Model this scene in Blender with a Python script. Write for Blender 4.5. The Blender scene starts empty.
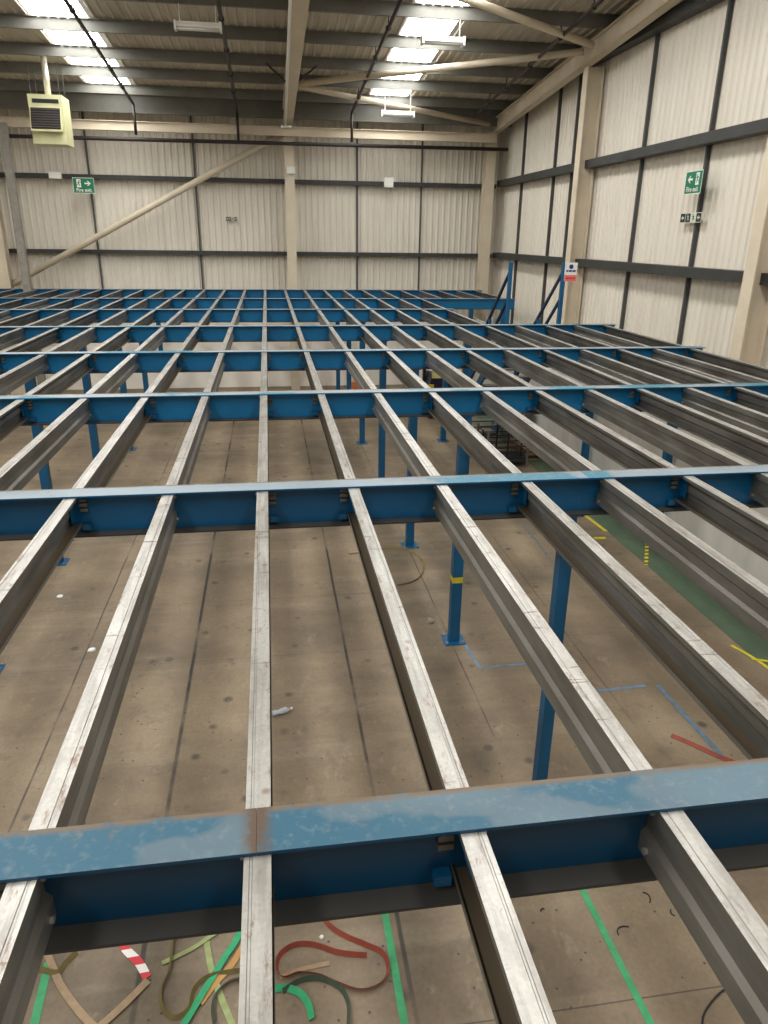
import bpy, math, random
from mathutils import Vector, Matrix
random.seed(7)
C = bpy.context.scene.collection
R = math.radians
F = -3.35                      # warehouse floor; z = 0 is the top of the mezzanine steel
BY = [1.723, 4.927, 8.208, 11.398, 14.722, 18.135, 21.331, 24.865]   # beam lines
JX0, JD = -0.0966, 0.6357      # joist centres
HW = 0.088                     # half flange width
FARY, RX, LX = 25.95, 7.95, -16.0
SL = 0.08                      # roof slope
def roof(y, z0): return z0 + SL * (25.5 - y)

# ------------------------------------------------------------------ materials
def nt(name):
    m = bpy.data.materials.new(name); m.use_nodes = True
    t = m.node_tree; b = t.nodes['Principled BSDF']
    return m, t, b
def N(t, kind, **kw):
    n = t.nodes.new(kind)
    for k, v in kw.items():
        if k in n.inputs.keys() if isinstance(k, str) else False: n.inputs[k].default_value = v
        else: setattr(n, k, v)
    return n
def s2l(c):
    return tuple((x / 255 / 12.92) if x <= 10 else (((x / 255 + .055) / 1.055) ** 2.4) for x in c) + (1,)
def coords(t, jitter=True, scale=(1, 1, 1)):
    tc = N(t, 'ShaderNodeTexCoord'); mp = N(t, 'ShaderNodeMapping')
    mp.inputs['Scale'].default_value = scale
    if jitter:
        oi = N(t, 'ShaderNodeObjectInfo'); mu = N(t, 'ShaderNodeMath', operation='MULTIPLY'); mu.inputs[1].default_value = 57.3
        t.links.new(oi.outputs['Random'], mu.inputs[0])
        ad = N(t, 'ShaderNodeVectorMath', operation='ADD')
        t.links.new(tc.outputs['Object'], ad.inputs[0]); t.links.new(mu.outputs[0], ad.inputs[1])
        t.links.new(ad.outputs[0], mp.inputs['Vector'])
    else:
        t.links.new(tc.outputs['Object'], mp.inputs['Vector'])
    return mp.outputs['Vector']
def noise(t, vec, scale, detail=4, rough=.55):
    n = N(t, 'ShaderNodeTexNoise'); n.inputs['Scale'].default_value = scale
    n.inputs['Detail'].default_value = detail; n.inputs['Roughness'].default_value = rough
    t.links.new(vec, n.inputs['Vector']); return n.outputs['Fac']
def ramp(t, fac, stops):
    r = N(t, 'ShaderNodeValToRGB'); e = r.color_ramp.elements
    while len(e) < len(stops): e.new(.5)
    for x, (p, c) in zip(e, stops): x.position = p; x.color = c if len(c) == 4 else c + (1,)
    t.links.new(fac, r.inputs['Fac']); return r.outputs['Color']
def mix(t, fac, a, b, mode='MIX'):
    m = N(t, 'ShaderNodeMix', data_type='RGBA', blend_type=mode)
    for sock, v in ((m.inputs[0], fac), (m.inputs[6], a), (m.inputs[7], b)):
        if hasattr(v, 'is_linked') or hasattr(v, 'node'): t.links.new(v, sock)
        else: sock.default_value = v
    return m.outputs[2]
def math_(t, op, a, b=0.0, clamp=False):
    m = N(t, 'ShaderNodeMath', operation=op); m.use_clamp = clamp
    for s, v in ((m.inputs[0], a), (m.inputs[1], b)):
        if hasattr(v, 'node'): t.links.new(v, s)
        else: s.default_value = v
    return m.outputs[0]
G = lambda v: (v, v, v, 1)
def up_mask(t, lo=.6, hi=.9):
    g = N(t, 'ShaderNodeNewGeometry'); sx = N(t, 'ShaderNodeSeparateXYZ'); t.links.new(g.outputs['Normal'], sx.inputs[0])
    mr = N(t, 'ShaderNodeMapRange'); mr.inputs[1].default_value = lo; mr.inputs[2].default_value = hi
    t.links.new(sx.outputs['Z'], mr.inputs[0]); return mr.outputs[0]
def plain(name, rgb, rough=.6, metal=0, var=.12, nscale=6):
    m, t, b = nt(name); v = coords(t); c = s2l(rgb)
    n = noise(t, v, nscale)
    lo = tuple(x * (1 - var * 1.5) for x in c[:3]) + (1,); hi = tuple(min(1, x * (1 + var)) for x in c[:3]) + (1,)
    t.links.new(ramp(t, n, [(.3, lo), (.7, hi)]), b.inputs['Base Color'])
    b.inputs['Roughness'].default_value = rough; b.inputs['Metallic'].default_value = metal
    return m
M = {}
def blue_steel(name, splice=None, web=(0, 108, 158), top=(152, 158, 160), scuff=.75, edge=(146, 122, 92)):
    m, t, b = nt(name); v = coords(t); vo = coords(t, False)
    base = ramp(t, noise(t, v, 1.4, 3), [(.3, s2l(tuple(int(x * .86) for x in web))), (.7, s2l(web))])
    # upper face: worn paint, dusty patches, rust at the edges
    n1 = noise(t, coords(t, True, (.55, 1, 1)), 2.0, 4, .45)
    patch = ramp(t, n1, [(.43, s2l((int(top[0] * .40), int(top[1] * .75), int(top[2] * .84)))), (.455, s2l(tuple(int(c * .88) for c in top))), (.66, s2l(top))])
    dust = ramp(t, noise(t, v, 26, 6, .7), [(.52, G(0)), (.78, G(scuff))])
    topc = mix(t, dust, patch, s2l((150, 148, 142)))
    rn = ramp(t, noise(t, v, 7, 8, .75), [(.60, G(0)), (.70, G(.75))])
    topc = mix(t, rn, topc, s2l((120, 98, 78)))
    sp = N(t, 'ShaderNodeSeparateXYZ'); t.links.new(vo, sp.inputs[0])
    # brown grime along the far edge of the flange
    ed = N(t, 'ShaderNodeMapRange'); ed.inputs[1].default_value = .058; ed.inputs[2].default_value = .080
    t.links.new(sp.outputs['Y'], ed.inputs[0])
    en = math_(t, 'MULTIPLY', ed.outputs[0], ramp(t, noise(t, v, 9, 6, .7), [(.35, G(.25)), (.5, G(1))]))
    topc = mix(t, en, topc, s2l((106, 86, 64)))
    if splice is not None:
        d = math_(t, 'ABSOLUTE', math_(t, 'SUBTRACT', sp.outputs['X'], splice))
        mr = N(t, 'ShaderNodeMapRange'); mr.inputs[1].default_value = .055; mr.inputs[2].default_value = 0.0
        t.links.new(d, mr.inputs[0])
        rr = math_(t, 'MULTIPLY', mr.outputs[0], ramp(t, noise(t, v, 16, 6, .7), [(.25, G(.2)), (.55, G(1.6))]), True)
        topc = mix(t, rr, topc, s2l((82, 62, 44)))
    up = up_mask(t)
    # only the upper face (z near 0 of the object) gets the worn look; lower flange gets dust, darkened to carry its shadow
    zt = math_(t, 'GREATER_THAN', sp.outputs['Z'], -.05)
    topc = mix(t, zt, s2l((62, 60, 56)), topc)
    base = mix(t, math_(t, 'LESS_THAN', sp.outputs['Z'], -.284), base, s2l((46, 48, 50)))  # shade painted on the lower flange's edges too
    t.links.new(mix(t, up, base, topc), b.inputs['Base Color'])
    b.inputs['Roughness'].default_value = .42
    t.links.new(math_(t, 'ADD', math_(t, 'MULTIPLY', up, .2), .36), b.inputs['Roughness'])
    return m
M['blue'] = blue_steel('blue_paint_worn')
M['blue1'] = blue_steel('blue_paint_worn_splice_shaded', 0.0, web=(0, 64, 96), top=(88, 112, 124), scuff=.35)  # same paint, web colour darkened to stand in for shade on nearest beam
M['blue2'] = blue_steel('blue_paint_worn_half_shaded', None, web=(0, 88, 132), top=(136, 148, 156))  # same paint, web colour carries a lighter grade of that shade
M['bluepost'] = plain('blue_post_paint', (2, 82, 122), .45, 0, .1, 3)
def galv():
    m, t, b = nt('galvanised_steel'); v = coords(t)
    vor = N(t, 'ShaderNodeTexVoronoi'); vor.inputs['Scale'].default_value = 90; t.links.new(v, vor.inputs['Vector'])
    sep = N(t, 'ShaderNodeSeparateColor'); t.links.new(vor.outputs['Color'], sep.inputs[0])
    side = ramp(t, noise(t, coords(t, True, (1, .25, 1)), 6, 5), [(.3, s2l((84, 81, 74))), (.7, s2l((128, 126, 120)))])  # sides coloured darker than the top to deepen their shade
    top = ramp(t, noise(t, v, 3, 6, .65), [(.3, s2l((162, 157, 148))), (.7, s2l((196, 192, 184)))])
    top = mix(t, math_(t, 'MULTIPLY', sep.outputs[0], .22), top, s2l((118, 118, 116)))
    # transverse dirt lines and rust spots where the old deck boards lay
    tl = ramp(t, noise(t, coords(t, True, (.9, 11, 1)), 1.7, 4, .65), [(.645, G(0)), (.665, G(.8))])
    top = mix(t, tl, top, s2l((96, 76, 62)))
    ru = ramp(t, noise(t, coords(t, True, (2.2, .7, 1)), 11, 8, .75), [(.555, G(0)), (.66, G(.85))])
    top = mix(t, ru, top, s2l((122, 92, 70)))
    sh = ramp(t, noise(t, coords(t, True, (6, .5, 1)), 4, 5, .6), [(.46, G(0)), (.64, G(.5))])
    top = mix(t, sh, top, s2l((120, 112, 104)))
    hv = N(t, 'ShaderNodeTexVoronoi'); hv.inputs['Scale'].default_value = 3.3; t.links.new(v, hv.inputs['Vector'])
    top = mix(t, ramp(t, hv.outputs['Distance'], [(.03, G(.6)), (.07, G(0))]), top, s2l((120, 84, 62)))
    top = mix(t, ramp(t, hv.outputs['Distance'], [(.016, G(.95)), (.022, G(0))]), top, s2l((40, 34, 30)))
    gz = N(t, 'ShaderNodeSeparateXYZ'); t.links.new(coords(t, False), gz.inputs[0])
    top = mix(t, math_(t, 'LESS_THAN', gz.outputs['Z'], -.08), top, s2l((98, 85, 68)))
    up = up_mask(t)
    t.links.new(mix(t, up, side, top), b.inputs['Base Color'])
    b.inputs['Metallic'].default_value = .42; b.inputs['Roughness'].default_value = .42
    return m
M['galv'] = galv()
M['zinc'] = plain('zinc_bolt', (176, 172, 164), .4, .6)
M['cream'] = plain('cream_painted_steel', (208, 194, 170), .55, 0, .06, 2)
M['dgrey'] = plain('dark_grey_steel', (56, 56, 53), .6, .1, .15, 3)
M['purlin'] = plain('grey_purlin_steel', (112, 110, 102), .55, .2, .12, 2)
M['seam'] = plain('dark_cover_strip', (72, 72, 70), .6, 0, .1, 3)
M['pipe'] = plain('dark_pipe_paint', (44, 36, 34), .5, .1, .1, 4)
M['white'] = plain('white_enamel', (232, 230, 222), .4, 0, .03, 4)
M['wht2'] = plain('white_plastic', (226, 224, 214), .5, 0, .03, 4)
M['blk'] = plain('black_plastic', (22, 22, 24), .6, 0, .1, 6)
M['green_sign'] = plain('sign_green', (0, 112, 74), .45, 0, .03, 3)
M['photolum'] = plain('pale_sign_face', (206, 208, 190), .5, 0, .03, 3)
M['sign_blue'] = plain('sign_blue', (42, 48, 112), .5, 0, .03, 3)
M['sign_red'] = plain('sign_red', (196, 52, 52), .5, 0, .05, 3)
M['sign_pink'] = plain('sign_red_print', (226, 120, 112), .5, 0, .05, 3)
M['heater'] = plain('cream_heater_casing', (200, 196, 150), .5, 0, .06, 3)
M['louvre'] = plain('heater_louvre', (86, 76, 70), .5, .2, .1, 3)
M['flue'] = plain('flue_metal', (218, 214, 200), .35, .4, .06, 3)
M['green_tape'] = plain('green_floor_tape', (58, 150, 96), .6, 0, .15, 9)
M['blue_tape'] = plain('blue_floor_tape', (98, 122, 142), .6, 0, .2, 12)
M['blue_faint'] = plain('worn_blue_floor_tape', (112, 116, 116), .6, 0, .2, 12)
M['yellow'] = plain('yellow_tape', (204, 188, 40), .55, 0, .15, 9)
M['ystrap'] = plain('yellow_strap', (122, 102, 46), .7, 0, .2, 9)
M['tan'] = plain('tan_strap', (152, 128, 100), .8, 0, .12, 14)
M['orange'] = plain('orange_strap', (180, 136, 76), .7, 0, .1, 14)
M['olive'] = plain('olive_strap', (112, 98, 56), .8, 0, .15, 14)
M['palegreen'] = plain('pale_green_strap', (146, 156, 104), .8, 0, .12, 14)
M['gstrap'] = plain('green_strap', (42, 150, 98), .7, 0, .12, 14)
M['dstrap'] = plain('dark_green_strap', (62, 74, 58), .8, 0, .15, 14)
M['red'] = plain('red_strap', (142, 64, 48), .7, 0, .15, 14)
M['timber'] = plain('pallet_timber', (132, 100, 72), .8, 0, .2, 5)
M['navy'] = plain('dark_navy_casing', (22, 24, 52), .4, 0, .1, 3)
M['orangebox'] = plain('orange_crate_plastic', (214, 124, 68), .5, 0, .08, 3)
M['steelframe'] = plain('bare_frame_steel', (112, 110, 106), .5, .4, .12, 4)
M['cable'] = plain('dark_cable', (34, 32, 32), .6)
M['stone'] = plain('rubble', (150, 138, 120), .9)
M['paper'] = plain('white_paper', (222, 220, 214), .8, 0, .03)
M['tapered'] = plain('beige_tag', (206, 196, 120), .6)
def cladding():
    m, t, b = nt('cream_wall_cladding'); v = coords(t, False)
    n = noise(t, coords(t, False, (1, 1, .12)), 3.2, 5, .6)
    c = ramp(t, n, [(.3, s2l((212, 203, 187))), (.7, s2l((224, 216, 201)))])
    d = ramp(t, noise(t, coords(t, False, (2.5, 2.5, .1)), 5, 5, .7), [(.58, G(0)), (.8, G(.14))])
    t.links.new(mix(t, d, c, s2l((150, 136, 116))), b.inputs['Base Color'])
    b.inputs['Roughness'].default_value = .45
    return m
M['clad'] = cladding()
def roofmat():
    m, t, b = nt('roof_deck_liner'); v = coords(t, False, (1, .15, 1))
    t.links.new(ramp(t, noise(t, v, 3, 4), [(.3, s2l((176, 166, 148))), (.7, s2l((200, 190, 172)))]), b.inputs['Base Color'])
    b.inputs['Roughness'].default_value = .5
    return m
M['roof'] = roofmat()
def lowerwall():
    m, t, b = nt('white_painted_blockwork'); v = coords(t, False, (1, 1, .25))
    c = ramp(t, noise(t, v, 1.1, 5, .6), [(.35, s2l((196, 190, 180))), (.65, s2l((226, 222, 212)))])
    t.links.new(c, b.inputs['Base Color']); b.inputs['Roughness'].default_value = .7
    return m
M['lowwall'] = lowerwall()
M['lowfar'] = plain('cream_painted_far_blockwork_lit', (250, 243, 230), .7, 0, .03, 1)  # far lower wall coloured brighter to stand in for light below the deck
def skylight():
    m = bpy.data.materials.new('translucent_rooflight'); m.use_nodes = True; t = m.node_tree
    t.nodes.clear(); o = N(t, 'ShaderNodeOutputMaterial'); e = N(t, 'ShaderNodeEmission')
    v = coords(t, False); c = ramp(t, noise(t, v, .8, 3), [(.3, (.92, .95, .96, 1)), (.7, (1, 1, .98, 1))])
    t.links.new(c, e.inputs['Color']); e.inputs['Strength'].default_value = SKY_STRENGTH
    t.links.new(e.outputs[0], o.inputs['Surface']); return m
SKY_STRENGTH = 16.0
M['sky'] = skylight()
def floor_mat():
    m, t, b = nt('worn_concrete_floor'); v = coords(t, False)
    sp = N(t, 'ShaderNodeSeparateXYZ'); t.links.new(v, sp.inputs[0]); X, Y = sp.outputs['X'], sp.outputs['Y']
    big = noise(t, v, .55, 6, .62)
    c = ramp(t, big, [(.30, s2l((88, 76, 60))), (.5, s2l((126, 109, 86))), (.70, s2l((150, 132, 106)))])
    # long trowel and tyre streaks running along the hall
    st = ramp(t, noise(t, coords(t, False, (1.6, .12, 1)), 2.0, 5, .6), [(.40, G(0)), (.75, G(.45))])
    c = mix(t, st, c, s2l((112, 96, 78)))
    st2 = ramp(t, noise(t, coords(t, False, (.3, 2.4, 1)), 1.1, 4, .6), [(.52, G(0)), (.72, G(.35))])
    c = mix(t, st2, c, s2l((158, 143, 120)))
    # small stains
    sv = N(t, 'ShaderNodeTexVoronoi'); sv.inputs['Scale'].default_value = 2.6; t.links.new(v, sv.inputs['Vector'])
    sr = ramp(t, sv.outputs['Distance'], [(.09, G(.85)), (.18, G(0))])
    gate = ramp(t, noise(t, v, .9, 2), [(.46, G(0)), (.52, G(1))])
    c = mix(t, math_(t, 'MULTIPLY', sr, gate), c, s2l((74, 66, 56)))
    ss = N(t, 'ShaderNodeTexVoronoi'); ss.inputs['Scale'].default_value = 7; t.links.new(v, ss.inputs['Vector'])
    c = mix(t, ramp(t, ss.outputs['Distance'], [(.06, G(.9)), (.095, G(0))]), c, s2l((60, 54, 48)))
    bl = ramp(t, noise(t, v, 3.2, 6, .72), [(.56, G(0)), (.70, G(.5))])
    c = mix(t, bl, c, s2l((92, 80, 66)))
    lt = ramp(t, noise(t, coords(t, False, (1, .5, 1)), 5.5, 6, .7), [(.60, G(0)), (.74, G(.4))])
    c = mix(t, lt, c, s2l((170, 156, 134)))
    fine = ramp(t, noise(t, v, 28, 4, .7), [(.3, G(.86)), (.7, G(1.08))])
    c = mix(t, 1.0, c, fine, 'MULTIPLY')
    # slab joints along the hall, at their measured places, and a few cross joints
    wob = math_(t, 'MULTIPLY', math_(t, 'SUBTRACT', noise(t, v, .9, 2), .5), .02)
    tot = None
    for x0, w, s in ((-7.1, .012, .7), (-5.6, .01, .6), (-4.05, .012, .8), (-2.48, .014, .8), (-1.12, .026, 1.), (.80, .022, 1.), (2.20, .012, .8), (3.8, .012, .7), (5.4, .01, .6)):
        d = math_(t, 'ABSOLUTE', math_(t, 'ADD', math_(t, 'SUBTRACT', X, x0), wob))
        mr = N(t, 'ShaderNodeMapRange'); mr.inputs[1].default_value = w; mr.inputs[2].default_value = w * .5
        mr.inputs[4].default_value = s; t.links.new(d, mr.inputs[0])
        jo = mr.outputs[0]
        if x0 > 1: jo = math_(t, 'MULTIPLY', jo, math_(t, 'GREATER_THAN', Y, 6.2))
        tot = jo if tot is None else math_(t, 'MAXIMUM', tot, jo)
    brk = ramp(t, noise(t, coords(t, False, (.1, 1, 1)), .8, 3), [(.40, G(.3)), (.52, G(1))])
    tot = math_(t, 'MULTIPLY', tot, brk)
    for y0, w, s in ((3.27, .008, .7), (5.1, .007, .3), (8.12, .008, .4), (9.7, .009, .4), (12.9, .01, .4), (16.1, .01, .4), (19.4, .01, .4)):
        d = math_(t, 'ABSOLUTE', math_(t, 'ADD', math_(t, 'SUBTRACT', Y, y0), wob))
        mr = N(t, 'ShaderNodeMapRange'); mr.inputs[1].default_value = w; mr.inputs[2].default_value = w * .4
        mr.inputs[4].default_value = s; t.links.new(d, mr.inputs[0])
        tot = math_(t, 'MAXIMUM', tot, mr.outputs[0])
    c = mix(t, tot, c, s2l((44, 40, 36)))
    t.links.new(c, b.inputs['Base Color']); b.inputs['Roughness'].default_value = .62
    return m
M['floor'] = floor_mat()
def green_floor():
    m, t, b = nt('green_walkway_paint'); v = coords(t, False)
    c = ramp(t, noise(t, v, 1.5, 5, .6), [(.3, s2l((58, 76, 56))), (.7, s2l((80, 98, 74)))])
    w = ramp(t, noise(t, v, 6, 8, .75), [(.60, G(0)), (.74, G(.6))])
    t.links.new(mix(t, w, c, s2l((124, 116, 98))), b.inputs['Base Color']); b.inputs['Roughness'].default_value = .6
    return m
M['walk'] = green_floor()
def hazard():
    m, t, b = nt('red_white_hazard_tape'); v = coords(t, False)
    w = N(t, 'ShaderNodeTexWave', bands_direction='Y'); w.inputs['Scale'].default_value = 2.3; t.links.new(v, w.inputs['Vector'])
    t.links.new(ramp(t, w.outputs['Fac'], [(.48, s2l((226, 220, 214))), (.52, s2l((196, 34, 44)))]), b.inputs['Base Color'])
    return m
M['hazard'] = hazard()
def blackyellow():
    m, t, b = nt('yellow_black_hazard_tape'); v = coords(t, False)
    w = N(t, 'ShaderNodeTexWave', bands_direction='Y'); w.inputs['Scale'].default_value = 2.2; t.links.new(v, w.inputs['Vector'])
    t.links.new(ramp(t, w.outputs['Fac'], [(.36, s2l((60, 58, 40))), (.42, s2l((206, 186, 50)))]), b.inputs['Base Color'])
    return m
M['byt'] = blackyellow()
def clear_plastic():
    m, t, b = nt('clear_bottle_plastic')
    b.inputs['Base Color'].default_value = (.8, .86, .95, 1); b.inputs['Roughness'].default_value = .12
    b.inputs['Transmission Weight'].default_value = .6
    v = coords(t); t.links.new(ramp(t, noise(t, v, 20), [(.3, (.7, .78, .9, 1)), (.7, (.9, .93, .97, 1))]), b.inputs['Base Color'])
    return m
M['clear'] = clear_plastic()

# ------------------------------------------------------------------ mesh builder
class MB:
    def __init__(s): s.v = []; s.f = []
    def add(s, vs, fs):
        o = len(s.v); s.v += [tuple(p) for p in vs]; s.f += [tuple(i + o for i in f) for f in fs]; return s
    def box(s, x0, y0, z0, x1, y1, z1, mtx=None):
        p = [Vector((x, y, z)) for z in (z0, z1) for y in (y0, y1) for x in (x0, x1)]
        if mtx is not None: p = [mtx @ q for q in p]
        return s.add(p, [(0, 2, 3, 1), (4, 5, 7, 6), (0, 1, 5, 4), (2, 6, 7, 3), (0, 4, 6, 2), (1, 3, 7, 5)])
    def prism(s, poly, fn, a, b):
        """closed 2-D outline swept from a to b; fn(u, v, w) -> point"""
        n = len(poly)
        vs = [fn(u, v, a) for u, v in poly] + [fn(u, v, b) for u, v in poly]
        fs = [(i, (i + 1) % n, n + (i + 1) % n, n + i) for i in range(n)] + [tuple(reversed(range(n))), tuple(range(n, 2 * n))]
        return s.add(vs, fs)
    def tube(s, a, b, r, seg=10, r2=None):
        a, b = Vector(a), Vector(b); d = (b - a).normalized(); u = d.orthogonal().normalized(); w = d.cross(u)
        r2 = r if r2 is None else r2
        vs = [a + (u * math.cos(k * 2 * math.pi / seg) + w * math.sin(k * 2 * math.pi / seg)) * r for k in range(seg)]
        vs += [b + (u * math.cos(k * 2 * math.pi / seg) + w * math.sin(k * 2 * math.pi / seg)) * r2 for k in range(seg)]
        return s.add(vs, [(k, (k + 1) % seg, seg + (k + 1) % seg, seg + k) for k in range(seg)] + [tuple(reversed(range(seg))), tuple(range(seg, 2 * seg))])
    def bar(s, a, b, w, h, up=(0, 0, 1)):
        a, b = Vector(a), Vector(b); d = (b - a).normalized(); x = d.cross(Vector(up)).normalized(); y = x.cross(d)
        q = [(-1, -1), (1, -1), (1, 1), (-1, 1)]
        vs = [a + x * w / 2 * i + y * h / 2 * j for i, j in q] + [b + x * w / 2 * i + y * h / 2 * j for i, j in q]
        return s.add(vs, [(3, 2, 1, 0), (4, 5, 6, 7)] + [(k, (k + 1) % 4, 4 + (k + 1) % 4, 4 + k) for k in range(4)])
    def mesh(s, name, mat, smooth=False):
        me = bpy.data.meshes.new(name); me.from_pydata(s.v, [], s.f); me.materials.append(mat)
        import bmesh
        bm = bmesh.new(); bm.from_mesh(me); bmesh.ops.recalc_face_normals(bm, faces=bm.faces); bm.to_mesh(me); bm.free()
        if smooth:
            for p in me.polygons: p.use_smooth = len(p.vertices) == 4
        return me
    def build(s, name, mat, parent=None, loc=(0, 0, 0), rot=None, smooth=False):
        return put(s.mesh(name, mat, smooth), name, parent, loc, rot)
def put(me, name, parent=None, loc=(0, 0, 0), rot=None):
    o = bpy.data.objects.new(name, me); C.objects.link(o); o.location = loc
    if rot: o.rotation_euler = rot
    if parent: o.parent = parent
    return o
def tag(o, label, cat, group=None, kind=None):
    o['label'] = label; o['category'] = cat
    if group: o['group'] = group
    if kind: o['kind'] = kind
    return o
def empty(name, loc, label, cat, group=None, rot=None):
    o = bpy.data.objects.new(name, None); C.objects.link(o); o.location = loc; o.empty_display_size = .1
    if rot: o.rotation_euler = rot
    return tag(o, label, cat, group)
def struct(o): o['kind'] = 'structure'; return o
def copy_tree(o, loc, parent=None):
    c = o.copy(); C.objects.link(c); c.parent = parent; c.location = loc
    for ch in o.children:
        d = ch.copy(); C.objects.link(d); d.parent = c
        for g in ch.children:
            e = g.copy(); C.objects.link(e); e.parent = d
    return c
ORD = ['first', 'second', 'third', 'fourth', 'fifth', 'sixth', 'seventh', 'eighth', 'ninth', 'tenth', 'eleventh', 'twelfth', 'thirteenth', 'fourteenth']
def sheet(line, t):
    """closed outline of a folded sheet of thickness t from its centre line"""
    P = [Vector(p) for p in line]; L, Q = [], []
    for i, p in enumerate(P):
        if i == 0: n = (P[1] - P[0]).normalized(); m = Vector((-n.y, n.x)); k = 1
        elif i == len(P) - 1: n = (P[-1] - P[-2]).normalized(); m = Vector((-n.y, n.x)); k = 1
        else:
            a = (P[i] - P[i - 1]).normalized(); b = (P[i + 1] - P[i]).normalized()
            na, nb = Vector((-a.y, a.x)), Vector((-b.y, b.x)); m = (na + nb).normalized(); k = 1 / max(.4, m.dot(na))
        L.append(p + m * t / 2 * k); Q.append(p - m * t / 2 * k)
    return [tuple(p) for p in L + Q[::-1]]
def I_sec(h, w, tf, tw):
    a = w / 2; b = tw / 2
    return [(-a, 0), (-a, -tf), (-b, -tf), (-b, -h + tf), (-a, -h + tf), (-a, -h), (a, -h), (a, -h + tf), (b, -h + tf), (b, -tf), (a, -tf), (a, 0)]

# ------------------------------------------------------------------ building shell
def corrugated(length, pitch=.2, h=.032):
    pts = []; x = 0
    while x < length - 1e-6:
        for dx, z in ((0, 0), (.55, 0), (.68, h), (.87, h)): 
            if x + dx * pitch < length: pts.append((x + dx * pitch, z))
        x += pitch
    pts.append((length, 0)); return pts
struct(MB().box(LX, -6, F - .2, RX + .1, FARY + .1, F).build('floor', M['floor']))
def corr_panel(name, p0, length, zfun0, zfun1, axis, inward, mat, pitch=.2, h=.032):
    mb = MB(); pr = corrugated(length, pitch, h); vs = []
    for u, d in pr:
        if axis == 'x': x, y = p0[0] + u, p0[1] + inward * d; q = x
        else: x, y = p0[0] + inward * d, p0[1] + u; q = y
        vs += [(x, y, zfun0(q)), (x, y, zfun1(q))]
    n = len(pr); fs = [(2 * i, 2 * i + 2, 2 * i + 3, 2 * i + 1) for i in range(n - 1)]
    return struct(mb.add(vs, fs).build(name, mat))
LOWZ = -1.0
corr_panel('wall_far', (LX, FARY), RX - LX, lambda q: LOWZ, lambda q: roof(FARY, 5.48), 'x', -1, M['clad'])
corr_panel('wall_right', (RX, -6), FARY + 6, lambda q: LOWZ, lambda q: roof(q, 5.48), 'y', -1, M['clad'])
corr_panel('wall_left', (LX, -6), FARY + 6, lambda q: LOWZ, lambda q: roof(q, 5.48), 'y', 1, M['clad'])
struct(MB().box(LX - .1, FARY - .04, F, RX, FARY + .1, LOWZ).build('wall_far_lower', M['lowfar']))
struct(MB().box(RX - .04, -6, F, RX + .1, FARY + .1, LOWZ).build('wall_right_lower', M['lowwall']))
struct(MB().box(LX - .1, -6, F, LX + .04, FARY + .1, LOWZ).build('wall_left_lower', M['lowwall']))
struct(MB().box(5.97, 4.0, F, 6.95, 25.3, F + .003).build('floor_walkway', M['walk']))
struct(MB().box(6.95, 3.0, F, 7.05, FARY, -.95).build('wall_partition', M['lowwall']))
# roof deck in strips, rooflights between them
SKY = [(-13.3, -12.2), (-4.77, -3.6), (3.23, 4.33)]
def deck(name, x0, x1, y0, y1, mat, drop=0.0):
    mb = MB(); vs = []; pr = corrugated(x1 - x0, .2, .03)
    for u, d in pr: vs += [(x0 + u, y0, roof(y0, 5.48) - d - drop), (x0 + u, y1, roof(y1, 5.48) - d - drop)]
    mb.add(vs, [(2 * i, 2 * i + 1, 2 * i + 3, 2 * i + 2) for i in range(len(pr) - 1)])
    return struct(mb.build(name, mat))
xs = [LX] + [x for s in SKY for x in s] + [RX + .05]
for i in range(0, len(xs), 2): deck('ceiling', xs[i], xs[i + 1], -6, FARY + .05, M['roof'])
for i, (a, b) in enumerate(SKY):
    deck('window_%d' % (i + 1), a, b, -6, 24.7, M['sky']); deck('ceiling', a, b, 24.7, FARY + .05, M['roof'])
# cover strips on the cladding
SEAMF = [-13.6, -11.4, -8.35, -5.33, -2.14, 3.02, 5.15]
for i, x in enumerate(SEAMF):
    struct(MB().box(x - .024, FARY - .1, LOWZ, x + .024, FARY - .02, roof(FARY, 5.4)).build('trim_%d' % (i + 1), M['seam']))
for i, y in enumerate((23.75, 21.05, 19.75, 15.94, 13.45, 8.6, 6.1)):
    struct(MB().box(RX - .1, y - .026, LOWZ, RX - .02, y + .026, roof(y, 5.5)).build('trim_%d' % (i + 20), M['seam']))

# portal steelwork
def column_I(name, x0, y0, x1, y1, z1, axis, label, mat='cream'):
    """I column filling the footprint; flanges normal to axis"""
    mb = MB(); tf = .03; tw = .02
    if axis == 'y':
        xm = (x0 + x1) / 2
        mb.box(x0, y0, F, x1, y0 + tf, z1); mb.box(x0, y1 - tf, F, x1, y1, z1); mb.box(xm - tw, y0 + tf, F, xm + tw, y1 - tf, z1)
    else:
        ym = (y0 + y1) / 2
        mb.box(x0, y0, F, x0 + tf, y1, z1); mb.box(x1 - tf, y0, F, x1, y1, z1); mb.box(x0 + tf, ym - tw, F, x1 - tf, ym + tw, z1)
    o = mb.build(name, M[mat]); tag(o, label, 'column', 'cream steel building columns')
    return o
def setb(o):      # move origin of a world-space mesh to its base
    me = o.data; c = Vector((sum(v.co.x for v in me.vertices) / len(me.vertices), sum(v.co.y for v in me.vertices) / len(me.vertices), min(v.co.z for v in me.vertices)))
    me.transform(Matrix.Translation(-c)); o.location = c; return o
setb(column_I('building_column', .66, 25.2, .96, 25.55, 4.80, 'y', 'cream steel building column standing at the middle of the far wall'))
setb(column_I('building_column', 7.12, 25.2, 7.44, 25.55, 4.80, 'y', 'cream steel building column in the corner of far wall and right wall'))
setb(column_I('building_column', -8.45, 25.2, -7.93, 25.55, 4.80, 'y', 'cream steel building column at left edge of the far wall'))
setb(column_I('building_column', 7.45, 18.27, 7.85, 18.55, roof(18.4, 4.80), 'x', 'tall cream steel column on right wall behind the safety sign'))
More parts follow.
